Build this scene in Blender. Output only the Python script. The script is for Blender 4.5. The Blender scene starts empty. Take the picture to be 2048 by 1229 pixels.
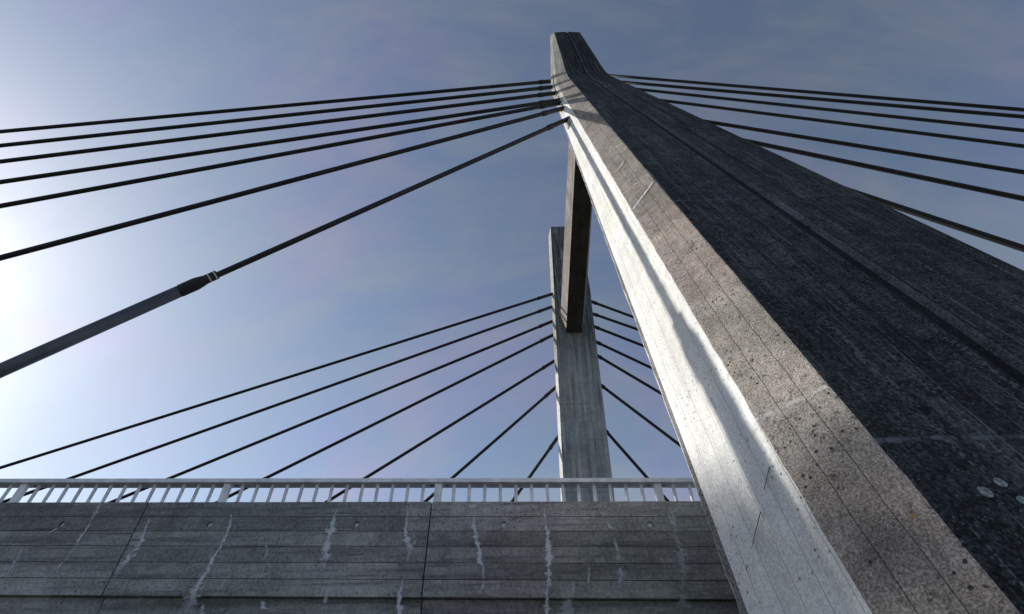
import bpy, bmesh, math, random
from mathutils import Vector, Matrix
random.seed(7)
S = bpy.context.scene
COL = S.collection
R = math.radians

# ------------------------------------------------------------------ camera
F, TH, PSI, ROLL = 1003.27, 0.7724, 0.0367, 0.0065
cam_d = bpy.data.cameras.new("camera"); cam = bpy.data.objects.new("camera", cam_d); COL.objects.link(cam)
S.camera = cam
cam_d.sensor_width = 36; cam_d.lens = 36 * F / 2048; cam_d.clip_start = 0.05; cam_d.clip_end = 6000
fw = Vector((-math.sin(PSI) * math.cos(TH), math.cos(PSI) * math.cos(TH), math.sin(TH)))
rt0 = Vector((math.cos(PSI), math.sin(PSI), 0)); up0 = rt0.cross(fw)
rt = rt0 * math.cos(ROLL) - up0 * math.sin(ROLL); up = rt0 * math.sin(ROLL) + up0 * math.cos(ROLL)
cam.matrix_world = Matrix(((rt.x, up.x, -fw.x, 0), (rt.y, up.y, -fw.y, 0), (rt.z, up.z, -fw.z, 0), (0, 0, 0, 1)))
S.render.resolution_x = 1024; S.render.resolution_y = 614

# ------------------------------------------------------------------ sky and sun
SUN_EL, SUN_AZ = R(28), R(-68.3)          # azimuth from +y towards +x
sdir = Vector((math.sin(SUN_AZ) * math.cos(SUN_EL), math.cos(SUN_AZ) * math.cos(SUN_EL), math.sin(SUN_EL)))
W = bpy.data.worlds.new("World"); S.world = W; W.use_nodes = True
nt = W.node_tree; nt.nodes.clear()
def N(nt, t, **k):
    n = nt.nodes.new(t)
    for a, b in k.items(): setattr(n, a, b)
    return n
def math_n(nt, op, a, b=None, c=None, clamp=False):
    n = N(nt, 'ShaderNodeMath', operation=op, use_clamp=clamp)
    for i, v in enumerate((a, b, c)):
        if v is None: continue
        if isinstance(v, (int, float)): n.inputs[i].default_value = v
        else: nt.links.new(v, n.inputs[i])
    return n.outputs[0]
def mixc(nt, fac, a, b, mode='MIX'):
    n = N(nt, 'ShaderNodeMix', data_type='RGBA', blend_type=mode)
    for s, v in ((n.inputs[0], fac), (n.inputs[6], a), (n.inputs[7], b)):
        if isinstance(v, (int, float)): s.default_value = v
        elif isinstance(v, tuple): s.default_value = (*v, 1)
        else: nt.links.new(v, s)
    return n.outputs[2]
def ramp(nt, v, a, b, lo=0.0, hi=1.0):
    n = N(nt, 'ShaderNodeMapRange', interpolation_type='SMOOTHSTEP')
    nt.links.new(v, n.inputs[0]); n.inputs[1].default_value = a; n.inputs[2].default_value = b
    n.inputs[3].default_value = lo; n.inputs[4].default_value = hi
    return n.outputs[0]
def noise(nt, vec, scale, detail=4, rough=.55, dist=0.0):
    n = N(nt, 'ShaderNodeTexNoise'); nt.links.new(vec, n.inputs['Vector'])
    n.inputs['Scale'].default_value = scale; n.inputs['Detail'].default_value = detail
    n.inputs['Roughness'].default_value = rough; n.inputs['Distortion'].default_value = dist
    return n.outputs['Fac']
def vmul(nt, vec, s):
    n = N(nt, 'ShaderNodeVectorMath', operation='MULTIPLY'); nt.links.new(vec, n.inputs[0]); n.inputs[1].default_value = s
    return n.outputs[0]

sky = N(nt, 'ShaderNodeTexSky', sky_type='NISHITA', sun_disc=False, sun_elevation=SUN_EL, sun_rotation=SUN_AZ,
        altitude=500, air_density=1.0, dust_density=.9, ozone_density=2.0)
tc = N(nt, 'ShaderNodeTexCoord')
hsv = N(nt, 'ShaderNodeHueSaturation'); hsv.inputs['Saturation'].default_value = .84
nt.links.new(sky.outputs[0], hsv.inputs['Color'])
# thin veil of high cloud
cv = vmul(nt, tc.outputs['Generated'], (1.0, 2.6, 1.3))
c1 = noise(nt, cv, 2.1, 8, .58, .9); c2 = noise(nt, cv, 7.5, 8, .65, 1.2)
cl = ramp(nt, math_n(nt, 'ADD', math_n(nt, 'MULTIPLY', c1, .75), math_n(nt, 'MULTIPLY', c2, .25)), .36, .70)
lum = N(nt, 'ShaderNodeRGBToBW'); nt.links.new(hsv.outputs[0], lum.inputs[0])
cc = N(nt, 'ShaderNodeCombineColor')
lum2 = math_n(nt, 'POWER', lum.outputs[0], .72)
for i, k in enumerate((1.38, 1.52, 1.84)): nt.links.new(math_n(nt, 'MULTIPLY', lum2, k), cc.inputs[i])
skyc = mixc(nt, math_n(nt, 'MULTIPLY', cl, .7), hsv.outputs[0], cc.outputs[0])
# faint violet patches of the veil
c3 = ramp(nt, noise(nt, tc.outputs['Generated'], 2.6, 3, .5, .3), .45, .6)
skyc = mixc(nt, c3, mixc(nt, 1.0, skyc, (1.0, 1.03, 1.03), 'MULTIPLY'), mixc(nt, 1.0, skyc, (1.07, .99, 1.07), 'MULTIPLY'))
bg = N(nt, 'ShaderNodeBackground'); bg.inputs[1].default_value = .124
nt.links.new(skyc, bg.inputs[0])
wo = N(nt, 'ShaderNodeOutputWorld'); nt.links.new(bg.outputs[0], wo.inputs[0])
sl = bpy.data.lights.new("sun", 'SUN'); sl.energy = 4.8; sl.angle = R(.36); sl.color = (1, .95, .87)
so = bpy.data.objects.new("sun", sl); COL.objects.link(so); so.rotation_euler = sdir.to_track_quat('Z', 'Y').to_euler()
S.view_settings.view_transform = 'Standard'; S.view_settings.look = 'None'
S.view_settings.exposure = 0.0; S.view_settings.gamma = 1

# ------------------------------------------------------------------ helpers
def ray(px, py):
    return fw + rt * ((px - 1024) / F) - up * ((py - 614.5) / F)
def on(px, py, a, b=0.0):                 # point on the plane y = a + b z
    d = ray(px, py); t = a / (d.y - b * d.z); return d * t
def on_z(px, py, z):
    d = ray(px, py); return d * (z / d.z)
def cross_line(p1, p2, q0, qd):           # where the sight plane through two pixels meets the 3D line q0 + t qd
    n = ray(*p1).cross(ray(*p2)); t = -n.dot(q0) / n.dot(qd); return q0 + qd * t
def lerp(a, b, t): return a + (b - a) * t

def tag(o, label=None, cat=None, group=None, kind=None):
    if label: o['label'] = label
    if cat: o['category'] = cat
    if group: o['group'] = group
    if kind: o['kind'] = kind
    return o
def empty(name, loc, *a, **k):
    o = bpy.data.objects.new(name, None); o.location = loc; COL.objects.link(o); o.empty_display_size = .3
    bpy.context.view_layer.update()
    return tag(o, *a, **k)
def mesh_obj(name, bm, mats, parent=None, smooth=False, bevel=0):
    me = bpy.data.meshes.new(name)
    if smooth:
        for f in bm.faces: f.smooth = True
    bm.normal_update(); bm.to_mesh(me); bm.free()
    for m in (mats if isinstance(mats, list) else [mats]): me.materials.append(m)
    o = bpy.data.objects.new(name, me); COL.objects.link(o)
    if parent is not None:
        o.parent = parent; o.matrix_parent_inverse = Matrix.Translation(parent.location).inverted() if parent.type == 'EMPTY' else Matrix()
        if parent.type != 'EMPTY': o.matrix_parent_inverse = Matrix()
    if bevel:
        b = o.modifiers.new('bevel', 'BEVEL'); b.width = bevel; b.segments = 2; b.limit_method = 'ANGLE'; b.angle_limit = R(12)
    return o
def box(bm, x0, x1, y0, y1, z0, z1):
    v = [bm.verts.new((x, y, z)) for x in (x0, x1) for y in (y0, y1) for z in (z0, z1)]
    for i in ((0, 1, 3, 2), (4, 6, 7, 5), (0, 4, 5, 1), (2, 3, 7, 6), (0, 2, 6, 4), (1, 5, 7, 3)): bm.faces.new([v[j] for j in i])
def tube(bm, pts, rad, n=16, caps=True):
    rings = []
    for i, p in enumerate(pts):
        a = pts[max(i - 1, 0)]; b = pts[min(i + 1, len(pts) - 1)]
        d = (b - a).normalized(); u = d.cross(Vector((0, 0, 1)))
        if u.length < .01: u = d.cross(Vector((0, 1, 0)))
        u.normalize(); w = d.cross(u)
        r = rad[i] if isinstance(rad, (list, tuple)) else rad
        rings.append([bm.verts.new(p + (u * math.cos(2 * math.pi * k / n) + w * math.sin(2 * math.pi * k / n)) * r) for k in range(n)])
    for a, b in zip(rings, rings[1:]):
        for k in range(n): bm.faces.new((a[k], a[(k + 1) % n], b[(k + 1) % n], b[k]))
    if caps: bm.faces.new(rings[0][::-1]); bm.faces.new(rings[-1])

# ------------------------------------------------------------------ materials
def concrete(name, c_lo, c_hi, board=.125, line=(.02, .02, .02), line_s=.6, line_w=.006, speck=(.5, .5, .5), speck_s=.3,
             pit=(.02, .02, .02), pit_s=.5, streak=(.02, .02, .02), streak_s=.3, bump=.4, grain=60, tint=None, cross=(), cross_c=(.5, .5, .5),
             grime=None, lichen=0.0, board_var=.12, dash=.45, con=.12, salt=.0, fstreak=.35, blot=None, lstreak=0, wts=(.35, .3, .35)):
    m = bpy.data.materials.new(name); m.use_nodes = True; t = m.node_tree; b = t.nodes['Principled BSDF']
    tc = N(t, 'ShaderNodeTexCoord'); O = tc.outputs['Object']
    uv = N(t, 'ShaderNodeUVMap'); sp = N(t, 'ShaderNodeSeparateXYZ'); t.links.new(uv.outputs[0], sp.inputs[0])
    u, v = sp.outputs[0], sp.outputs[1]
    big = noise(t, O, 1.3, 5, .6, .3); mid = noise(t, O, 7, 6, .62); fine = noise(t, O, grain, 5, .7); micro = noise(t, O, grain * 3.7, 3, .7)
    f = math_n(t, 'ADD', math_n(t, 'MULTIPLY', big, wts[0]), math_n(t, 'ADD', math_n(t, 'MULTIPLY', mid, wts[1]), math_n(t, 'MULTIPLY', fine, wts[2])))
    col = mixc(t, ramp(t, f, .5 - con, .5 + con), c_lo, c_hi)
    if salt:                               # grain of the exposed aggregate
        g_ = math_n(t, 'ADD', math_n(t, 'MULTIPLY', ramp(t, noise(t, O, grain * 1.1, 4, .75), .36, .64), salt * 2), 1 - salt)
        gc = N(t, 'ShaderNodeCombineColor'); [t.links.new(g_, gc.inputs[i]) for i in range(3)]
        col = mixc(t, 1.0, col, gc.outputs[0], 'MULTIPLY')
    # each board a little different
    bi = math_n(t, 'FLOOR', math_n(t, 'DIVIDE', u, board))
    wn = N(t, 'ShaderNodeTexWhiteNoise', noise_dimensions='2D'); cx_ = N(t, 'ShaderNodeCombineXYZ')
    t.links.new(bi, cx_.inputs[0]); t.links.new(math_n(t, 'FLOOR', math_n(t, 'DIVIDE', v, 3.9)), cx_.inputs[1]); t.links.new(cx_.outputs[0], wn.inputs['Vector'])
    k = math_n(t, 'ADD', math_n(t, 'MULTIPLY', wn.outputs['Value'], board_var * 2), 1 - board_var)
    kc = N(t, 'ShaderNodeCombineColor'); [t.links.new(k, kc.inputs[i]) for i in range(3)]
    col = mixc(t, 1.0, col, kc.outputs[0], 'MULTIPLY')
    # run-off streaks along the length
    su = N(t, 'ShaderNodeCombineXYZ'); t.links.new(math_n(t, 'MULTIPLY', u, 7.0), su.inputs[0]); t.links.new(math_n(t, 'MULTIPLY', v, .35), su.inputs[1])
    st = ramp(t, noise(t, su.outputs[0], 1.0, 5, .6, .2), .5, .72)
    col = mixc(t, math_n(t, 'MULTIPLY', st, streak_s), col, streak)
    su2 = N(t, 'ShaderNodeCombineXYZ'); t.links.new(math_n(t, 'MULTIPLY', u, 34.0), su2.inputs[0]); t.links.new(math_n(t, 'MULTIPLY', v, .9), su2.inputs[1])
    st2 = ramp(t, noise(t, su2.outputs[0], 1.0, 4, .65, .1), .46, .68)
    col = mixc(t, math_n(t, 'MULTIPLY', math_n(t, 'MULTIPLY', st2, fstreak), ramp(t, mid, .38, .55)), col, streak)
    if grime:                              # (v0, v1, colour, strength): growth that starts at a height
        gm = ramp(t, math_n(t, 'ADD', v, math_n(t, 'MULTIPLY', mid, .8)), grime[0], grime[1])
        gm = math_n(t, 'MULTIPLY', gm, math_n(t, 'ADD', .45, math_n(t, 'MULTIPLY', ramp(t, noise(t, su.outputs[0], 1.7, 4, .6, .3), .35, .6), .55)))
        col = mixc(t, math_n(t, 'MULTIPLY', gm, grime[3]), col, grime[2])
    # aggregate specks and pits
    vo = N(t, 'ShaderNodeTexVoronoi', feature='F1'); t.links.new(O, vo.inputs['Vector']); vo.inputs['Scale'].default_value = grain * 1.3
    sm = math_n(t, 'MULTIPLY', ramp(t, vo.outputs['Distance'], .38, .22), ramp(t, noise(t, O, grain * .55, 3, .6), .5, .62))
    col = mixc(t, math_n(t, 'MULTIPLY', sm, speck_s), col, speck)
    pv = N(t, 'ShaderNodeTexVoronoi', feature='F1'); t.links.new(O, pv.inputs['Vector']); pv.inputs['Scale'].default_value = 24
    pm = math_n(t, 'MULTIPLY', ramp(t, math_n(t, 'ADD', pv.outputs['Distance'], math_n(t, 'MULTIPLY', fine, .25)), .34, .24), ramp(t, noise(t, O, 3.3, 4, .6), .44, .56))
    pm2 = ramp(t, noise(t, O, grain * 1.6, 2, .5), .66, .71)
    pm = math_n(t, 'MAXIMUM', pm, math_n(t, 'MULTIPLY', pm2, .7))
    col = mixc(t, math_n(t, 'MULTIPLY', pm, pit_s), col, pit)
    if lichen:
        lv = N(t, 'ShaderNodeTexVoronoi', feature='F1'); t.links.new(O, lv.inputs['Vector']); lv.inputs['Scale'].default_value = 9
        lm = math_n(t, 'MULTIPLY', ramp(t, lv.outputs['Distance'], .13, .08), ramp(t, noise(t, O, 2.2, 2, .5), .5, .56))
        col = mixc(t, math_n(t, 'MULTIPLY', lm, lichen), col, (.42, .24, .05))
    if lstreak:
        su3 = N(t, 'ShaderNodeCombineXYZ'); t.links.new(math_n(t, 'MULTIPLY', u, 13.0), su3.inputs[0]); t.links.new(math_n(t, 'ADD', math_n(t, 'MULTIPLY', v, .45), 7.3), su3.inputs[1])
        st3 = math_n(t, 'MULTIPLY', ramp(t, noise(t, su3.outputs[0], 1.0, 6, .7, .3), .52, .66), ramp(t, fine, .42, .6))
        col = mixc(t, math_n(t, 'MULTIPLY', st3, lstreak), col, speck)
    if blot:
        bm_ = ramp(t, noise(t, O, blot[0], 4, .62, .2), .55, .66)
        col = mixc(t, math_n(t, 'MULTIPLY', math_n(t, 'MULTIPLY', bm_, blot[1]), ramp(t, big, .38, .55)), col, pit)
    # board joints
    wob = math_n(t, 'MULTIPLY', math_n(t, 'SUBTRACT', mid, .5), .004)
    fr = math_n(t, 'PINGPONG', math_n(t, 'ADD', u, wob), board / 2)   # 0 at joints
    lw = ramp(t, fr, line_w, line_w * .3)
    ds = ramp(t, noise(t, su.outputs[0], 4.0, 4, .7), dash, dash + .12)
    lm = math_n(t, 'MULTIPLY', lw, ds)
    col = mixc(t, math_n(t, 'MULTIPLY', lm, line_s), col, line)
    for cvv in cross:                      # day joints across the face
        dd = math_n(t, 'ABSOLUTE', math_n(t, 'SUBTRACT', math_n(t, 'ADD', v, math_n(t, 'MULTIPLY', mid, .05)), cvv))
        jm = math_n(t, 'MULTIPLY', ramp(t, dd, .016, .004), ramp(t, noise(t, su.outputs[0], 2.3, 4, .7), .40, .6))
        col = mixc(t, jm, col, cross_c)
    if tint: col = mixc(t, ramp(t, noise(t, O, .9, 3, .5), .45, .6), col, mixc(t, 1.0, col, tint, 'MULTIPLY'))
    t.links.new(col, b.inputs['Base Color']); b.inputs['Roughness'].default_value = .92
    b.inputs['Specular IOR Level'].default_value = .25
    h = math_n(t, 'ADD', math_n(t, 'MULTIPLY', fine, .5), math_n(t, 'MULTIPLY', micro, .25))
    h = math_n(t, 'SUBTRACT', h, math_n(t, 'MULTIPLY', pm, .5)); h = math_n(t, 'SUBTRACT', h, math_n(t, 'MULTIPLY', lm, .4))
    bp = N(t, 'ShaderNodeBump'); bp.inputs['Strength'].default_value = bump; bp.inputs['Distance'].default_value = .012
    t.links.new(h, bp.inputs['Height']); t.links.new(bp.outputs[0], b.inputs['Normal'])
    return m
def plain(name, c, rough=.5, metal=0.0, var=.15, scale=6, bump=.05):
    m = bpy.data.materials.new(name); m.use_nodes = True; t = m.node_tree; b = t.nodes['Principled BSDF']
    tc = N(t, 'ShaderNodeTexCoord'); n1 = noise(t, tc.outputs['Object'], scale, 5, .6); n2 = noise(t, tc.outputs['Object'], scale * 14, 3, .6)
    col = mixc(t, ramp(t, n1, .35, .65), tuple(x * (1 - var) for x in c), tuple(min(1, x * (1 + var)) for x in c))
    t.links.new(col, b.inputs['Base Color']); b.inputs['Metallic'].default_value = metal
    t.links.new(ramp(t, n2, .3, .7, rough * .85, min(1, rough * 1.15)), b.inputs['Roughness'])
    bp = N(t, 'ShaderNodeBump'); bp.inputs['Strength'].default_value = bump; bp.inputs['Distance'].default_value = .003
    t.links.new(n2, bp.inputs['Height']); t.links.new(bp.outputs[0], b.inputs['Normal'])
    return m

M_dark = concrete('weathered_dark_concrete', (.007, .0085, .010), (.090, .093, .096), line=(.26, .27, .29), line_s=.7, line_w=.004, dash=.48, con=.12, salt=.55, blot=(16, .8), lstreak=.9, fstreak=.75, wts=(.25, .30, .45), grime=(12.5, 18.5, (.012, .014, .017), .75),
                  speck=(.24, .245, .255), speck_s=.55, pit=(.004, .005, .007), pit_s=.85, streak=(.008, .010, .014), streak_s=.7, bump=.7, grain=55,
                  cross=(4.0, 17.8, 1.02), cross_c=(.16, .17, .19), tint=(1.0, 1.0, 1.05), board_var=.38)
M_groove = concrete('shade_toned_groove_concrete', (.004, .005, .006), (.022, .024, .028), board=5, line_s=0, speck_s=.2, pit=(.003, .003, .003), streak_s=.3, bump=.5, grain=55)  # groove floor and left wall: shade put into the colour
M_slant = concrete('skylit_toned_groove_edge_concrete', (.035, .04, .045), (.15, .158, .168), board=5, line_s=0, salt=.4, speck=(.25, .26, .28), speck_s=.4, pit=(.01, .01, .012), streak=(.03, .033, .036), streak_s=.5, bump=.6, grain=55)  # right slope of the groove: light from the bright sky put into the colour
M_brown = concrete('rough_brown_concrete', (.19, .170, .15), (.45, .405, .355), line=(.035, .03, .028), line_s=.75, line_w=.0024, dash=.25, salt=.45, blot=(26, .55), con=.11, fstreak=.3,
                   speck=(.66, .62, .58), speck_s=.65, pit=(.03, .027, .027), pit_s=.9, streak=(.17, .15, .14), streak_s=.35, bump=.9, grain=105,
                   cross=(5.0, 1.35), cross_c=(.6, .58, .55), lichen=.9, tint=(1.04, .98, .98))
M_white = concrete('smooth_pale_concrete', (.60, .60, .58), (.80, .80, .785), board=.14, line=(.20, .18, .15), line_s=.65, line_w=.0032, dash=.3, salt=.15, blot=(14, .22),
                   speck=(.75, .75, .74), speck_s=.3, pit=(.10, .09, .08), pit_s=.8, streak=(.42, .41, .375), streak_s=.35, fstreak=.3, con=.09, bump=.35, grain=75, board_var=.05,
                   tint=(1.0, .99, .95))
M_strip = concrete('rough_grey_concrete', (.10, .095, .09), (.26, .25, .24), board=5, line_s=0, salt=.5, speck=(.5, .48, .45), speck_s=.5, pit=(.03, .03, .03), pit_s=.7,
                   streak_s=.2, bump=1.0, grain=70)
M_cream = concrete('cream_worn_concrete', (.26, .25, .22), (.50, .48, .43), salt=.3, line=(.12, .11, .09), line_s=.5, speck=(.6, .58, .5), speck_s=.4, pit=(.08, .07, .06),
                   streak=(.15, .14, .12), streak_s=.5, bump=.7, grain=40, dash=.3)
M_inner = concrete('stained_grey_concrete', (.33, .345, .35), (.58, .60, .61), board=.20, line=(.06, .06, .06), line_s=.6, line_w=.008, dash=.35, speck=(.4, .4, .4),
                   speck_s=.2, pit=(.08, .08, .08), pit_s=.3, streak=(.10, .105, .105), streak_s=.75, fstreak=.5, bump=.3, grain=30, cross=(8.9, 12.5, 16.9), cross_c=(.10, .10, .10),
                   grime=(13.0, 18.0, (.035, .04, .045), .95), board_var=.16)
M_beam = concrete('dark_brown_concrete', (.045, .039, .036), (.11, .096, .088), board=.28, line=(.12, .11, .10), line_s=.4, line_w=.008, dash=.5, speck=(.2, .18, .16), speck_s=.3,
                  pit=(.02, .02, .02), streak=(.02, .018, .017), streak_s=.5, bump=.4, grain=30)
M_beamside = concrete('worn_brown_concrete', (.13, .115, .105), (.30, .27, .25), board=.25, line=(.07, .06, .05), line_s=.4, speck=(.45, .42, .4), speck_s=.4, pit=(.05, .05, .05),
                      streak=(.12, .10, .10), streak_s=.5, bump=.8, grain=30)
M_wall = concrete('board_marked_wall_concrete', (.155, .16, .158), (.42, .43, .425), board=1, fstreak=.7, salt=.10, con=.14, line_s=0, speck=(.32, .33, .36), speck_s=.22, pit=(.03, .03, .035), pit_s=.55,
                  streak=(.075, .077, .083), streak_s=.6, bump=.45, grain=45, tint=(1.07, .98, 1.0), board_var=.24)
M_cable = plain('black_cable_sheath', (.017, .017, .021), .7, 0, .3, 3)
M_pipe = plain('dark_plastic_pipe', (.075, .082, .105), .42, 0, .15, 3)
M_ring = plain('white_band', (.75, .76, .78), .4)
M_steel = plain('galvanised_steel', (.82, .825, .86), .5, .05, .14, 9, .08)
M_slot = plain('dark_slot', (.01, .01, .01), .9)
M_patch = plain('pale_mortar', (.28, .31, .32), .9, 0, .45, 60, .4)
M_rust = plain('rust', (.13, .07, .05), .9, 0, .4, 60)
M_plate = plain('weathered_anchor_plate', (.30, .29, .26), .8, 0, .3, 8)
M_plug = plain('mortar_plug', (.62, .66, .68), .9, 0, .2, 60, .4)

# ------------------------------------------------------------------ pylon
CX, YC, ZK, ZT, Z0 = 2.2671, 12.6722, 17.5, 23.2, -1.75
def line_on(p, q, a, b):
    A, B = on(*p, a, b), on(*q, a, b)
    return lambda z: A + (B - A) * ((z - A.z) / (B.z - A.z))
pO = (1.5345, .3002); pR = (1.8117, .2978); pS = (2.5703, .2687); pI = (2.9188, .2650)
OL = line_on((1130.5, 147), (1851, 1000), *pO); OR = line_on((1213.5, 148), (1961, 500), *pO)
RL = line_on((1266, 425), (1744, 1229), *pR)
SL = line_on((1213, 486), (1484, 1229), *pS)
def mid_x(z): return (OL(z).x + OR(z).x) / 2
# strip / white boundary : a line just before the silhouette ridge
def P2(z):
    a, b = RL(z), SL(z); return lerp(a, b, .93)
def IL(z):
    s = SL(z); y = pI[0] + pI[1] * z; return Vector((s.x + .13, y, z))
low = dict(OL=OL, RL=RL, P2=P2, SL=SL, IL=IL, OR=OR)
top = dict(OL=on_z(1108.7, 65, ZT), OR=on_z(1160, 65, ZT), SL=on_z(1100.6, 72.5, ZT))
top['RL'] = lerp(top['OL'], top['SL'], .7); top['P2'] = lerp(top['OL'], top['SL'], .9); top['IL'] = Vector((top['SL'].x + .1, 7.99, ZT))
def corner(k, z):
    kz = ZK; d = .9
    L = low[k]
    if z <= kz - d: return L(z)
    K = L(kz); T = top[k]
    if z >= kz + d: return lerp(K, T, (z - kz) / (ZT - kz))
    a, b = L(kz - d), lerp(K, T, d / (ZT - kz)); t = (z - kz + d) / (2 * d)
    p = a * (1 - t) ** 2 + K * 2 * t * (1 - t) + b * t * t
    return Vector((p.x, p.y, z))
def ring(z):
    c = {k: corner(k, z) for k in low}
    mx = (c['OL'].x + c['OR'].x) / 2
    if z < 9:                             # slightly worn, uneven arrises
        rr_ = random.Random(round(z * 1000)); c = {k: Vector(p) for k, p in c.items()}
        c['RL'].x += rr_.gauss(0, .0022); c['OL'].x += rr_.gauss(0, .0022); c['SL'].x += rr_.gauss(0, .003); c['SL'].y += rr_.gauss(0, .003)
    mir = lambda p: Vector((2 * mx - p.x, p.y, z))
    w = c['OR'].x - c['OL'].x; g = .033 * w + .012; dp = .035; yo = c['OL'].y
    orx = c['OR'].x; lim = .30 * (1 - min(1, max(0, (z - 14) / 3.5))) + .01
    def mir2(p):
        q = mir(p); q.x = min(q.x, orx + lim); return q
    pts = [c['OL'], Vector((mx - g, yo, z)), Vector((mx - g * .97, yo + dp, z)), Vector((mx + g * .45, yo + dp, z)), Vector((mx + g, yo, z)), c['OR'],
           mir2(c['RL']), mir2(c['P2']), mir2(c['SL']), mir2(c['IL']), c['IL'], c['SL'], c['P2'], c['RL']]
    return pts
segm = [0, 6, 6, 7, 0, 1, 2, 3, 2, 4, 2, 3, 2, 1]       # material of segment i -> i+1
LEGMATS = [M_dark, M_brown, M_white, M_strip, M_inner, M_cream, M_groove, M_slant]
def build_leg(name, f, parent):
    bm = bmesh.new(); uvl = bm.loops.layers.uv.new('UVMap')
    zs = [Z0] + [round(-1.6 + .11 * i, 3) for i in range(95)] + [10, 12, 14, 15.5] + [ZK - .9 + 1.8 * i / 8 for i in range(9)] + [20, 21.6, ZT]
    rings = [[f(p) for p in ring(z)] for z in zs]
    vr = [[bm.verts.new(p) for p in r] for r in rings]; n = len(vr[0])
    flip = f(Vector((0, 0, 0))).y > 1
    for a in range(len(zs) - 1):
        for i in range(n):
            j = (i + 1) % n
            idx = [(a, i), (a, j), (a + 1, j), (a + 1, i)]
            if flip: idx = idx[::-1]
            fc = bm.faces.new([vr[p][q] for p, q in idx])
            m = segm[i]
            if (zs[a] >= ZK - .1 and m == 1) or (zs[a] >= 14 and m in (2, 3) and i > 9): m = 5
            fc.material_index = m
            for lp, (p, q) in zip(fc.loops, idx):
                r = rings[p]; o = r[j] if q == j else r[i]
                if m in (0, 6, 7): u = o.x - (r[0].x + r[5].x) / 2 + 50.06
                elif m == 4: u = o.x - (r[9].x + r[10].x) / 2 + 50
                else: u = (o - r[i]).length + 10 + i
                lp[uvl].uv = (u, zs[p])
    bm.faces.new(vr[-1] if not flip else vr[-1][::-1]); bm.faces.new(vr[0][::-1] if not flip else vr[0])
    for fc in bm.faces:
        if len(fc.verts) > 4:
            for lp in fc.loops: lp[uvl].uv = (lp.vert.co.x, lp.vert.co.y)
    bmesh.ops.recalc_face_normals(bm, faces=bm.faces)
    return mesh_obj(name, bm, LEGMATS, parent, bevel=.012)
pylon = empty('bridge_pylon', (CX, YC, Z0), 'tall weathered concrete pylon frame, two leaning legs joined by a high crossbeam', 'pylon')
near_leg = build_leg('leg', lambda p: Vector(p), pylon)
near_leg['label'] = 'near leg with a black outer face, brown chamfer and sunlit pale flank'
# the far leg mirrors the near one across the carriageway
fIL = line_on((1114.5, 713), (1126, 954.6), 2 * YC - pI[0], -pI[1]); fIR = line_on((1196, 713), (1225, 960), 2 * YC - pI[0], -pI[1])
def farx(z):
    r = ring(z); nl, nr = r[10].x, r[9].x
    zz = min(z, ZK); fl, fr = fIL(zz).x, fIR(zz).x
    if z > ZK:
        tl = on(1101.5, 457, 2 * YC - 7.99).x; tr = tl + (nr - nl) * 1.12; t = (z - ZK) / (ZT - ZK)
        fl, fr = fl + (tl - fl) * t, fr + (tr - fr) * t
    s = (fr - fl) / (nr - nl); return lambda x: fl + (x - nl) * s
_cache = {}
def far_map(p):
    k = round(p.z, 4)
    if k not in _cache: _cache[k] = farx(p.z)
    return Vector((_cache[k](p.x), 2 * YC - p.y, p.z))
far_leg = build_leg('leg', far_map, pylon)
far_leg['label'] = 'far leg with a grey streaked inner face, standing across the carriageway'

# crossbeam
def pt_far(px, py): return on(px, py, 2 * YC - pI[0], -pI[1])
BLf, BRf, TLf = pt_far(1132, 666), pt_far(1164, 665), pt_far(1120.6, 633)
zb, ztb = BLf.z, TLf.z
BLn, TLn = on_z(1150, 324, zb), on_z(1136.5, 299, ztb)
BRn = on_z(1180.5, 440, zb)
def ext(a, b, y): return lerp(a, b, (y - a.y) / (b.y - a.y))
def beam_ring(y):
    bl, brr, tl = ext(BLf, BLn, y), ext(BRf, BRn, y), ext(TLf, TLn, y)
    bl.z = brr.z = zb; tl.z = ztb
    tr = Vector((brr.x + (bl.x - tl.x), y, ztb))
    return [bl, brr, tr, tl]
bm = bmesh.new(); uvl = bm.loops.layers.uv.new('UVMap')
ys = [7.0 + (18.6 - 7.0) * i / 6 for i in range(7)]
rg = [beam_ring(y) for y in ys]; vr = [[bm.verts.new(p) for p in r] for r in rg]
for a in range(6):
    for i in range(4):
        j = (i + 1) % 4; idx = [(a, i), (a, j), (a + 1, j), (a + 1, i)]
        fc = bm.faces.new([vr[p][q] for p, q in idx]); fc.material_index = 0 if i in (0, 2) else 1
        for lp, (p, q) in zip(fc.loops, idx): lp[uvl].uv = ((0 if q == i else (rg[p][j] - rg[p][i]).length) + 20, ys[p])
bm.faces.new(vr[0]); bm.faces.new(vr[-1]); bmesh.ops.recalc_face_normals(bm, faces=bm.faces)
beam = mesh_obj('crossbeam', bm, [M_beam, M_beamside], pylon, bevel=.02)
beam['label'] = 'dark brown crossbeam spanning between the two legs'

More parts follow.
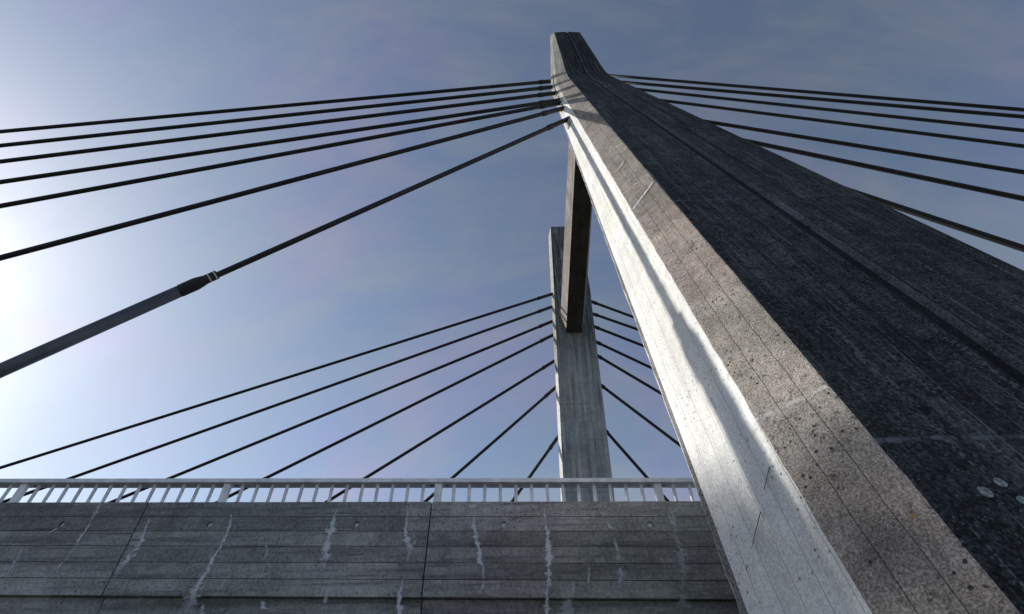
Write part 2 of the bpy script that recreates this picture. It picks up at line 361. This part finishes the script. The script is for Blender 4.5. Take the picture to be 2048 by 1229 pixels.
# ------------------------------------------------------------------ stay cables
YD, ZD = 4.75, 0.95
def nearmid(z): return (pR[0] + pS[0]) / 2 + (pR[1] + pS[1]) / 2 * z
A_a, A_b = (pR[0] + pS[0]) / 2, (pR[1] + pS[1]) / 2
CR = .0515
def make_cable(A, B, label, group, sleeve=1.0, pipe=None, r=CR):
    root = empty('stay_cable', A, label, 'cable', group)
    d = (B - A).normalized()
    bm = bmesh.new(); n = 24; L = (B - A).length; pts = []
    for i in range(n + 1):
        t = i / n; pts.append(A + (B - A) * t + Vector((0, 0, -.0012 * L * 4 * t * (1 - t))))
    tube(bm, pts, r, 14); mesh_obj('sheath', bm, M_cable, root, True)
    bm = bmesh.new(); s = sleeve
    tube(bm, [A - d * .25, A + d * s, A + d * (s + .03), A + d * (s + .16), A + d * (s + .2)], [r * 1.15, r * 1.15, r * 1.32, r * 1.32, r * 1.02], 14)
    mesh_obj('anchor_sleeve', bm, M_cable, root, True)
    if pipe is not None:
        P = pipe; rp = r * 1.88
        bm = bmesh.new(); tube(bm, [P, B], rp, 20); mesh_obj('guard_pipe', bm, M_pipe, root, True)
        bm = bmesh.new(); c = 1.0
        st = [(-.02, rp * 1.03), (0, rp * 1.07), (.22 * c, rp * 1.08), (.30 * c, rp * .95), (.36 * c, rp * .80), (.54 * c, rp * .78), (.55 * c, r * 1.02)]
        tube(bm, [P - d * (s_ * 1.0) for s_, _ in st], [q for _, q in st], 20); col = mesh_obj('collar', bm, M_cable, root, True)
        for q in (.41, .50):
            bm = bmesh.new(); tube(bm, [P - d * q, P - d * (q + .018)], rp * .83, 20); mesh_obj('white_ring', bm, M_ring, col, False)
    return root
ordn = ['topmost', 'second', 'third', 'fourth', 'fifth', 'sixth', 'lowest']
LK = (1.18, 1.12, 1.06, 1.0, .97, .98, .92); RK = (1.03, 1.0, .87, .8, .8, .84, .92)     # strand bundles differ from stay to stay
def place(pa, pe, side, far, i, anchor_x, label, group, pipe=None):
    sg = -1 if far else 1
    a0 = 2 * YC - A_a if far else A_a; b0 = -A_b if far else A_b
    A = cross_line(pa, pe, Vector((anchor_x, a0, 0)), Vector((0, b0, 1))) if anchor_x is not None else on(*pa, a0, b0)
    yd = 2 * YC - YD if far else YD
    B = cross_line(pa, pe, Vector((0, yd, ZD)), Vector((1, 0, 0)))
    P = None
    if pipe:
        P = cross_line(pipe, (pipe[0] + 400, pipe[1] + 900), A, B - A)
    return make_cable(A, B, label, group, .5 if side < 0 else .25, P, CR * (1.32 if far else (LK if side < 0 else RK)[i]))
nl = [((1113, 162), (0, 262)), ((1115, 173.5), (0, 290)), ((1117, 186), (0, 322)), ((1122, 200.5), (0, 363)), ((1124, 206), (0, 411)), ((1127, 217), (0, 515)), ((1135, 239), (0, 742))]
for i, (a, e) in enumerate(nl):
    lab = ('lowest near left cable, with a thick guard pipe and white ringed collar' if i == 6 else
           '%s black stay cable, counted from the top, fanning left from the near leg' % ordn[i])
    place(a, e, -1, False, i, None, lab, 'black stay cables of the bridge', (362, 583) if i == 6 else None)
nr = [((1222, 151.5), (2048, 219)), ((1260, 166), (2048, 233)), ((1290, 180.5), (2048, 260.5)), ((1330, 202), (2048, 292)), ((1425, 245.5), (2048, 344)), ((1510, 286), (2048, 397)), ((1790, 412), (2048, 497))]
for i, (a, e) in enumerate(nr):
    place(a, e, 1, False, i, CX + .95, '%s black stay cable, counted from the top, running right from behind the near leg' % ordn[i], 'black stay cables of the bridge')
fl = [((1098, 590.5), (0, 934)), ((1100, 615.5), (135, 957)), ((1100, 645), (335, 957)), ((1103, 672), (528, 957)), ((1103, 726), (728, 957)), ((1106, 780), (903, 957)), ((1112, 880), (1057, 957))]
for i, (a, e) in enumerate(fl):
    place(a, e, -1, True, i, CX - 1.0, '%s distant stay cable, counted from the top, fanning left from the far leg' % ordn[i], 'black stay cables of the bridge')
fr = [((1177.6, 601.7), (1262, 632.5)), ((1182, 626.8), (1271, 657.5)), ((1186.7, 653), (1283.5, 690.6)), ((1191, 683.7), (1300, 734.6)), ((1196, 712.5), (1318, 784.4)), ((1204, 772.5), (1357, 888)), ((1215, 866), (1293.3, 954.6))]
for i, (a, e) in enumerate(fr):
    place(a, e, 1, True, i, CX + .95, '%s distant stay cable, counted from the top, fanning right from the far leg' % ordn[i], 'black stay cables of the bridge')

# ------------------------------------------------------------------ deck edge wall
YW, YR = 3.95, 4.33
wa, wb = on(0, 1003.5, YW), on(1400, 1000.5, YW)
GR = (wb.z - wa.z) / (wb.x - wa.x)                     # gradient of the road
def wz(x, dz): return wa.z + (x - wa.x) * GR + dz
rows_px = [1003.4, 1033.3, 1061.9, 1092, 1124.9, 1157.8, 1193.4]
zt0 = on(700, rows_px[0], YW).z; x700 = on(700, rows_px[0], YW).x
offs = [on(700, r_, YW).z - zt0 for r_ in rows_px]
while offs[-1] > -3.3: offs.append(offs[-1] - .125)
wtop = lambda x: zt0 + (x - x700) * GR
jx = [on(296, 1007, YW).x, on(863, 1007, YW).x]; pitch = jx[1] - jx[0]
panel_edges = [jx[0] - 2 * pitch, jx[0] - pitch, jx[0], jx[1], jx[1] + pitch, jx[1] + 2 * pitch, jx[1] + 3 * pitch]
wall = empty('parapet_wall', (0, YW, -1.75), 'long grey board-marked concrete wall with white mineral streaks under the railing', 'wall')
ties = [on(px, 1051, YW).x for px in (122, 418, 712, 1007, 1301)]
for pi_ in range(len(panel_edges) - 1):
    x0, x1 = panel_edges[pi_] + .005, panel_edges[pi_ + 1] - .005
    bm = bmesh.new(); uvl = bm.loops.layers.uv.new('UVMap')
    rnd = random.Random(pi_ + 3)
    def vz(x, o): return wtop(x) + o
    for k in range(len(offs) - 1):
        dy = rnd.uniform(0, .004) + (.045 if k >= 6 else 0)
        yb = YW + dy; oT, oB = offs[k] - .0022, offs[k + 1] + .0022
        nseg = 12; xs = [x0 + (x1 - x0) * i / nseg for i in range(nseg + 1)]
        holes = []
        if k == 1: holes = [tx for tx in ties if x0 + .1 < tx < x1 - .1]
        def q(pts):
            f = bm.faces.new([bm.verts.new(p) for p in pts]); return f
        hw = .045
        if holes:
            cuts = [x0] + sum([[h - hw, h + hw] for h in holes], []) + [x1]
        else: cuts = [x0, x1]
        for ci in range(0, len(cuts), 2):
            a_, b_ = cuts[ci], cuts[ci + 1]
            q([(a_, yb, vz(a_, oB)), (b_, yb, vz(b_, oB)), (b_, yb, vz(b_, oT)), (a_, yb, vz(a_, oT))])
        for h in holes:
            zc = (vz(h, oT) + vz(h, oB)) / 2 - .004; n_ = 24; rr = .0225
            cir, sq, deep = [], [], []
            for s_ in range(n_):
                an = 2 * math.pi * s_ / n_ + math.pi / 4; cx_, sz_ = math.cos(an), math.sin(an)
                mm = max(abs(cx_), abs(sz_)); X = h + hw * cx_ / mm
                Zr = sz_ / mm; Z = zc + (vz(X, oT) - zc) * Zr if Zr > 0 else zc + (zc - vz(X, oB)) * Zr
                sq.append(bm.verts.new((X, yb, Z))); cir.append(bm.verts.new((h + rr * cx_, yb, zc + rr * sz_))); deep.append(bm.verts.new((h + rr * cx_, yb + .02, zc + rr * sz_)))
            for s_ in range(n_):
                e_ = (s_ + 1) % n_
                bm.faces.new((sq[s_], sq[e_], cir[e_], cir[s_])); bm.faces.new((cir[s_], cir[e_], deep[e_], deep[s_]))
        # chamfer into the joint below and above
        q([(x0, yb, vz(x0, oT)), (x1, yb, vz(x1, oT)), (x1, YW + .07, vz(x1, oT + .0022)), (x0, YW + .07, vz(x0, oT + .0022))])
        q([(x0, YW + .07, vz(x0, oB - .0022)), (x1, YW + .07, vz(x1, oB - .0022)), (x1, yb, vz(x1, oB)), (x0, yb, vz(x0, oB))])
        for xx in (x0, x1): q([(xx, yb, vz(xx, oB)), (xx, yb, vz(xx, oT)), (xx, YW + .08, vz(xx, oT)), (xx, YW + .08, vz(xx, oB))])
    for f in bm.faces:
        fz = f.calc_center_median(); o_ = fz.z - wtop(fz.x); kk = sum(1 for q_ in offs[1:] if o_ < q_)
        for lp in f.loops: lp[uvl].uv = (kk + .5 + (lp.vert.co.z - fz.z) * .9, lp.vert.co.x + 40)
    mesh_obj('wall_panel', bm, M_wall, wall)
bm = bmesh.new(); uvl = bm.loops.layers.uv.new('UVMap')
X0, X1 = panel_edges[0], panel_edges[-1]
vs = []
for x in (X0, X1):
    for y, z in ((YW + .068, wtop(x) - .001), (YW + .24, wtop(x) + .002), (YW + .24, -1.75), (YW + .068, -1.75)): vs.append(bm.verts.new((x, y, z)))
for i in range(4): bm.faces.new((vs[i], vs[(i + 1) % 4], vs[4 + (i + 1) % 4], vs[4 + i]))
bm.faces.new(vs[:4]); bm.faces.new(vs[4:]); bmesh.ops.recalc_face_normals(bm, faces=bm.faces)
mesh_obj('wall_core', bm, plain('joint_concrete', (.05, .052, .055), .95), wall)
# tie holes and plugs
for h in ties:
    zc = (wtop(h) + offs[1] + wtop(h) + offs[2]) / 2 - .004
    bm = bmesh.new(); tube(bm, [Vector((h, YW + .03, zc)), Vector((h, YW + .017, zc))], .0185, 20)
    mesh_obj('tie_hole_plug', bm, M_plug, wall, False)
# calcite streaks
ms = bpy.data.materials.new('calcite_streak'); ms.use_nodes = True; t = ms.node_tree; b = t.nodes['Principled BSDF']
tc = N(t, 'ShaderNodeTexCoord'); uvn = N(t, 'ShaderNodeUVMap'); sp = N(t, 'ShaderNodeSeparateXYZ'); t.links.new(uvn.outputs[0], sp.inputs[0])
b.inputs['Base Color'].default_value = (.60, .62, .68, 1); b.inputs['Roughness'].default_value = .9
edge = math_n(t, 'SUBTRACT', 1.0, math_n(t, 'ABSOLUTE', sp.outputs[0]))
al = math_n(t, 'ADD', math_n(t, 'MULTIPLY', edge, 1.0), math_n(t, 'MULTIPLY', math_n(t, 'SUBTRACT', noise(t, tc.outputs['Object'], 30, 6, .78), .54), 4.2))
al = math_n(t, 'MULTIPLY', ramp(t, al, .05, .75), sp.outputs[1])
t.links.new(al, b.inputs['Alpha'])
def streak(pts, wd, st):
    bm = bmesh.new(); uvl = bm.loops.layers.uv.new('UVMap'); L = []; rnd = random.Random(int(pts[0][0]))
    P = [on(x, y, YW) for x, y in pts]; fine = []
    for i in range(len(P) - 1):
        for s_ in range(6): fine.append((lerp(P[i], P[i + 1], s_ / 6), wd[i] + (wd[i + 1] - wd[i]) * s_ / 6, st[i] + (st[i + 1] - st[i]) * s_ / 6))
    fine.append((P[-1], wd[-1], st[-1]))
    for p, w, s_ in fine:
        j = rnd.uniform(-1, 1) * .004; w = w * rnd.uniform(1.0, 2.3)
        L.append(([bm.verts.new((p.x + j + k * w, YW - .0025, p.z)) for k in (-1, 0, 1)], s_))
    for (a, sa), (c, sb) in zip(L, L[1:]):
        for k in (0, 1):
            f = bm.faces.new((a[k], a[k + 1], c[k + 1], c[k]))
            for lp, uu in zip(f.loops, ((k - 1, sa), (k, sa), (k, sb), (k - 1, sb))): lp[uvl].uv = uu
    mesh_obj('mineral_streak', bm, ms, wall)
def cr(x, y, s=3.736, ox=0): return (ox + x / s, 900 + y / s)
SK = [
 ([cr(755, 400), cr(725, 460), cr(690, 520), cr(650, 590), cr(600, 660), cr(560, 730), cr(500, 820), cr(450, 860), cr(410, 950)], [.010, .020, .008, .012, .016, .008, .007, .016, .008], [.7, 1, .5, 1, 1, .5, .6, .8, .2]),
 ([cr(1120, 520), cr(1085, 600), cr(1060, 670), cr(1030, 730), cr(960, 810), cr(900, 880), cr(860, 960)], [.006, .012, .022, .022, .034, .036, .02], [.8, 1, 1, .8, 1, .6, .1]),
 ([cr(1728, 480), cr(1722, 560), cr(1690, 640), cr(1650, 730), cr(1590, 810), cr(1560, 890), cr(1510, 960), cr(1470, 1040), cr(1430, 1130), cr(1415, 1229)], [.006, .014, .014, .014, .014, .018, .022, .036, .045, .05], [.8, 1, 1, 1, 1, 1, 1, .9, .5, .2]),
 ([cr(175, 735), cr(140, 800), cr(95, 870), cr(40, 955)], [.008, .01, .012, .012], [.5, .7, .8, .5]),
 ([cr(430, 585), cr(390, 610), cr(350, 632), cr(300, 640)], [.006, .008, .008, .005], [.9, .9, .7, .2]),
 ([cr(1520, 1160), cr(1505, 1229)], [.012, .02], [.7, .9]),
 ([cr(655, 430, ox=500), cr(625, 520, ox=500), cr(612, 590, ox=500), cr(590, 660, ox=500), cr(570, 740, ox=500), cr(560, 830, ox=500), cr(540, 910, ox=500)], [.006, .016, .036, .012, .03, .034, .014], [.5, .9, 1, .9, 1, .9, .3]),
 ([cr(610, 960, ox=500), cr(580, 1060, ox=500), cr(560, 1150, ox=500)], [.008, .010, .014], [.3, .6, .5]),
 ([cr(1190, 430, ox=500), cr(1170, 520, ox=500), cr(1160, 600, ox=500), cr(1175, 680, ox=500), cr(1195, 740, ox=500), cr(1180, 830, ox=500)], [.012, .010, .010, .045, .02, .014], [.8, .9, 1, 1, .7, .3]),
 ([cr(1230, 640, ox=500), cr(1222, 710, ox=500)], [.008, .014], [.7, .8]),
 ([cr(1150, 940, ox=500), cr(1130, 1040, ox=500), cr(1115, 1120, ox=500), cr(1108, 1229, ox=500)], [.006, .014, .018, .022], [.6, .8, .9, .9]),
 ([cr(1668, 410, ox=500), cr(1655, 460, ox=500)], [.03, .02], [.7, .5]),
 ([cr(1672, 480, ox=500), cr(1675, 580, ox=500), cr(1690, 660, ox=500), cr(1712, 740, ox=500), cr(1715, 830, ox=500), cr(1745, 880, ox=500), cr(1745, 1000, ox=500), cr(1718, 1080, ox=500)], [.006, .022, .014, .016, .024, .007, .007, .016], [.5, 1, 1, 1, 1, .7, .7, .6]),
 ([cr(95, 1130, ox=500), cr(105, 1190, ox=500)], [.012, .028], [.6, .9]),
 ([cr(125, 710, ox=500), cr(130, 780, ox=500), cr(100, 830, ox=500)], [.006, .008, .006], [.5, .6, .3]),
 ([cr(330, 450, ox=1000), cr(340, 560, ox=1000), cr(352, 650, ox=1000), cr(362, 740, ox=1000), cr(370, 800, ox=1000), cr(362, 880, ox=1000), cr(360, 1000, ox=1000), cr(350, 1090, ox=1000), cr(348, 1229, ox=1000)], [.008, .018, .016, .02, .026, .02, .026, .012, .016], [.8, 1, 1, 1, 1, .9, .8, .7, .8]),
 ([cr(740, 440, ox=1000), cr(768, 500, ox=1000)], [.012, .01], [.6, .5]), ([cr(790, 540, ox=1000), cr(835, 590, ox=1000)], [.010, .024], [.7, .9]),
 ([cr(850, 660, ox=1000), cr(880, 760, ox=1000), cr(880, 825, ox=1000)], [.010, .012, .022], [.5, .6, .6]),
 ([cr(900, 880, ox=1000), cr(905, 950, ox=1000), cr(890, 1050, ox=1000)], [.02, .026, .01], [.6, .6, .2]),
 ([cr(668, 880, ox=1000), cr(665, 940, ox=1000), cr(655, 1000, ox=1000)], [.012, .008, .01], [.8, .6, .6]),
 ([cr(540, 1000, ox=1000), cr(552, 1070, ox=1000)], [.008, .01], [.7, .6]),
 ([cr(1275, 430, ox=1000), cr(1300, 540, ox=1000), cr(1310, 640, ox=1000), cr(1350, 740, ox=1000), cr(1380, 860, ox=1000), cr(1360, 1050, ox=1000)], [.010, .034, .012, .03, .04, .02], [.4, .8, .4, .5, .45, .3]),
 ([cr(1370, 1080, ox=1000), cr(1380, 1180, ox=1000)], [.03, .05], [.3, .3]), ([cr(510, 1110, ox=1000), cr(505, 1229, ox=1000)], [.03, .05], [.3, .4]),
]
for a in SK: streak(*a)

# ------------------------------------------------------------------ railing
ra, rb = on(0, 957.5, YR), on(1385, 956, YR)
GRR = (rb.z - ra.z) / (rb.x - ra.x)
rz = lambda x: ra.z + (x - ra.x) * GRR
rail = empty('bridge_railing', (0, YR, 1.0), 'galvanised steel railing with round balusters along the top of the wall', 'railing')
px_post = [on(p, 985, YR).x for p in (445, 883, 1320)]
sp_ = (px_post[2] - px_post[0]) / 2; xp = [px_post[0] + sp_ * k for k in range(-3, 7)]
HF, HD = .038, .125        # handrail face height and depth
def sbox(bm, x0, x1, y0, y1, z0, z1):      # box sheared along the road gradient (z relative to handrail top)
    v = []
    for x in (x0, x1):
        for y in (y0, y1):
            for z in (z0, z1): v.append(bm.verts.new((x, y, rz(x) + z)))
    for i in ((0, 1, 3, 2), (4, 6, 7, 5), (0, 4, 5, 1), (2, 3, 7, 6), (0, 2, 6, 4), (1, 5, 7, 3)): bm.faces.new([v[j] for j in i])
for a in range(0, 9, 2):
    o_ = -.012 if a else 0
    bm = bmesh.new(); x0, x1 = xp[a] - .0 + .0015 + sp_ * -1 * 0, xp[min(a + 2, 9)] - .0015
    sbox(bm, x0, x1, YR, YR + HD, -HF, 0)
    mesh_obj('handrail', bm, M_steel, rail, bevel=.003)
for k, x in enumerate(xp):
    bm = bmesh.new(); box(bm, x - .032, x + .032, YR + .025, YR + .065, .85, rz(x) - HF - .0015)
    p_ = mesh_obj('post', bm, M_steel, rail, bevel=.002)
    for s_ in (-1, 1):
        bm = bmesh.new(); cx_ = x + s_ * .068
        ring_ = [bm.verts.new((cx_ + .012 * (1 if math.cos(a) > 0 else -1) + .008 * math.cos(a), YR + .075 + .010 * math.sin(a), rz(cx_) - HF - .0012)) for a in [math.pi * 2 * (i + .5) / 16 for i in range(16)]]
        bm.faces.new(ring_[::-1])
        mesh_obj('bolt_slot', bm, M_slot, rail)
    if k < 9:
        for i in range(1, 14):
            xb = x + sp_ * i / 14
            if not (-6.2 < xb < 6.4): continue
            bm = bmesh.new(); tube(bm, [Vector((xb, YR + .05, .9)), Vector((xb, YR + .05, rz(xb) - HF - .001))], .0150, 12)
            mesh_obj('baluster', bm, M_steel, rail, True)

# ------------------------------------------------------------------ deck and ground
bm = bmesh.new()
def deck_box(bm, x0, x1, y0, y1, d0, d1):
    v = []
    for x in (x0, x1):
        for y in (y0, y1):
            for d in (d0, d1): v.append(bm.verts.new((x, y, (x) * GR * .0 + d)))
    for i in ((0, 1, 3, 2), (4, 6, 7, 5), (0, 4, 5, 1), (2, 3, 7, 6), (0, 2, 6, 4), (1, 5, 7, 3)): bm.faces.new([v[j] for j in i])
deck_box(bm, -70, 70, YW + .25, 2 * YC - YW - .25, .35, .85)
tag(mesh_obj('bridge_deck', bm, plain('deck_asphalt', (.06, .06, .062), .9)), 'flat concrete bridge deck behind the wall and railing', 'deck')
bm = bmesh.new(); s_ = 3000
v = [bm.verts.new(p) for p in ((-s_, -s_, -1.75), (s_, -s_, -1.75), (s_, s_, -1.75), (-s_, s_, -1.75))]; bm.faces.new(v)
g = mesh_obj('ground', bm, plain('grass_ground', (.07, .085, .04), .95, 0, .3, 2)); g['kind'] = 'structure'

# ------------------------------------------------------------------ unseen tall trees, added far left to cast shade low on the near leg
def leaf_mat():
    m = bpy.data.materials.new('tree_leaves'); m.use_nodes = True; t = m.node_tree; b = t.nodes['Principled BSDF']
    tc = N(t, 'ShaderNodeTexCoord'); col = mixc(t, ramp(t, noise(t, tc.outputs['Object'], .8, 4, .6), .35, .65), (.035, .06, .02), (.08, .11, .035))
    t.links.new(col, b.inputs['Base Color']); b.inputs['Roughness'].default_value = .8; return m
M_leaf = leaf_mat(); M_bark = plain('bark', (.09, .07, .05), .95, 0, .3, 3)
def tree(x, y, H, rad, seed, label):
    rnd = random.Random(seed)
    root = empty('shade_caster_tree', (x, y, -1.75), label, 'tree', 'unseen trees added for shade')
    bm = bmesh.new(); base = Vector((x, y, -1.75))
    tube(bm, [base, base + Vector((.1, 0, H * .3)), base + Vector((0, .2, H * .6)), base + Vector((.2, 0, H * .93))], [.6, .45, .28, .06], 10)
    for i in range(14):
        z = H * rnd.uniform(.25, .8); a = rnd.uniform(0, 6.28); L = rad * rnd.uniform(.5, .9)
        p = base + Vector((0, 0, z)); tube(bm, [p, p + Vector((math.cos(a) * L * .5, math.sin(a) * L * .5, L * .5)), p + Vector((math.cos(a) * L, math.sin(a) * L, L * 1.1))], [.16, .1, .03], 6)
    mesh_obj('trunk', bm, M_bark, root, True)
    bm = bmesh.new()
    clumps = []
    for i in range(130):
        t_ = rnd.random() ** .42; z = H * (.22 + .76 * t_); rr = rad * (.75 + .25 * math.sin(math.pi * t_))
        a = rnd.uniform(0, 6.28); q = rr * math.sqrt(rnd.random()) * .85
        clumps.append((base + Vector((math.cos(a) * q, math.sin(a) * q, z)), rnd.uniform(1.0, 1.7)))
    for i in range(44):  # dense rim of clumps, shaped for the shade edge on the leg
        a = 2 * math.pi * i / 44 + rnd.uniform(-.08, .08); q = rad * rnd.uniform(.8, .92)
        clumps.append((base + Vector((math.cos(a) * q, math.sin(a) * q, H * rnd.uniform(.935, .97))), rnd.uniform(1.0, 1.3)))
    for c, r_ in clumps:
        for i in range(140):
            d = Vector((rnd.gauss(0, 1), rnd.gauss(0, 1), rnd.gauss(0, 1))).normalized() * r_ * rnd.random() ** .4
            p = c + d; p.z = min(p.z, -1.75 + H * (.985 + .003 * math.sin(p.x * 1.7 + p.y)))
            n_ = Vector((rnd.gauss(0, 1), rnd.gauss(0, 1), rnd.gauss(0, 1))).normalized(); u_ = n_.orthogonal().normalized(); w_ = n_.cross(u_); e = rnd.uniform(.14, .28)
            bm.faces.new([bm.verts.new(p + u_ * e * k1 + w_ * e * .7 * k2) for k1, k2 in ((1, 0), (0, 1), (-1, 0), (0, -1))])
    mesh_obj('crown', bm, M_leaf, root)
tree(-50.8, 23.9, 31.3, 4.3, 1, 'tall dense broadleaf tree out of view, added to cast shade on the near leg')
tree(-57.5, 30.0, 30.5, 4.6, 2, 'slightly lower unseen broadleaf tree, added behind the shade-casting tree')
# pale plates where the cables enter the flank of each leg
for f_, leg in ((lambda p: Vector(p), near_leg), (far_map, far_leg)):
    for z in (18.3, 17.6, 16.7, 16.0, 14.7, 13.4, 11.2):
        a, b_ = corner('RL', z), corner('SL', z)
        bm = bmesh.new(); P = []
        for dz in (-.42, .42):
            a1, b1 = corner('RL', z + dz), corner('SL', z + dz)
            for t_ in (.44, .78):
                c = lerp(a1, b1, t_)
                for o_ in (.05, -.022): P.append(bm.verts.new(f_(Vector((c.x + o_, c.y, c.z)))))
        for i in ((0, 1, 3, 2), (4, 6, 7, 5), (0, 4, 5, 1), (2, 3, 7, 6), (0, 2, 6, 4), (1, 5, 7, 3)): bm.faces.new([P[j] for j in i])
        bmesh.ops.recalc_face_normals(bm, faces=bm.faces)
        mesh_obj('anchor_plate', bm, M_plate, leg)

# ------------------------------------------------------------------ marks on the near leg
def plane_of(P, Q):
    n = (P(1.0) - P(6.0)).cross(Q(3.0) - P(6.0)).normalized()
    if n.dot(P(3.0)) > 0: n = -n
    return n, n.dot(P(3.0))
def hitp(px, py, pl, off=.0025):
    d = ray(px, py); p = d * (pl[1] / d.dot(pl[0])); return p + pl[0] * off
brown_pl, white_pl = plane_of(RL, OL), plane_of(RL, SL)
outer_n = Vector((0, -1, .3002)).normalized(); outer_pl = (outer_n, outer_n.dot(OL(3.0)))
def scar(pts, wd, pl, mat, st, name='pale_scar'):
    bm = bmesh.new(); uvl = bm.loops.layers.uv.new('UVMap'); L = []
    P = [hitp(x, y, pl) for x, y in pts]; rnd = random.Random(int(pts[0][1])); fine = []
    for i in range(len(P) - 1):
        for k in range(8): fine.append((lerp(P[i], P[i + 1], k / 8), wd[i] + (wd[i + 1] - wd[i]) * k / 8))
    fine.append((P[-1], wd[-1])); ax = (P[-1] - P[0]).normalized().cross(pl[0]).normalized()
    for p, w in fine:
        w *= rnd.uniform(.75, 1.3); L.append([bm.verts.new(p + ax * k * w) for k in (-1, 0, 1)])
    for a, c in zip(L, L[1:]):
        for k in (0, 1):
            f = bm.faces.new((a[k], a[k + 1], c[k + 1], c[k]))
            for lp, uu in zip(f.loops, ((k - 1, st), (k, st), (k, st), (k - 1, st))): lp[uvl].uv = uu
    mesh_obj(name, bm, mat, near_leg)
scar([(1249, 319), (1243, 332), (1231, 344)], [.004, .035, .015], brown_pl, ms, .9)
scar([(1306, 364), (1288, 390), (1266, 419)], [.03, .028, .03], brown_pl, ms, 1)
scar([(1752, 1008), (1725, 1035), (1700, 1052)], [.004, .008, .004], brown_pl, ms, .6)
scar([(1530, 835), (1512, 862)], [.02, .008], brown_pl, ms, .35)
for c, r1, r2 in (((1970, 985), .030, .012), ((2000, 966), .026, .010), ((2046, 1002), .024, .010)):
    ctr = hitp(*c, outer_pl, .002); bm = bmesh.new(); ax = Vector((1, 0, 0)); ay = outer_n.cross(ax)
    rnd = random.Random(c[0]); bm.faces.new([bm.verts.new(ctr + ax * r1 * .75 * math.cos(a) * rnd.uniform(.93, 1.05) + ay * r1 * .8 * math.sin(a)) for a in [math.pi * 2 * i / 28 for i in range(28)]])
    mesh_obj('mortar_patch', bm, M_patch, near_leg)
for a, b_ in (((1541, 934), (1529, 980)), ((1523, 1024), (1504, 1098)), ((1523, 1024), (1528, 1035)), ((1497, 1130), (1493, 1142))):
    bm = bmesh.new(); tube(bm, [hitp(*a, white_pl, .004), hitp((a[0] + b_[0]) / 2 + 1.2, (a[1] + b_[1]) / 2, white_pl, .007), hitp(*b_, white_pl, .002)], [.0022, .0018, .0012], 8)
    mesh_obj('rusty_wire', bm, M_rust, near_leg, True)
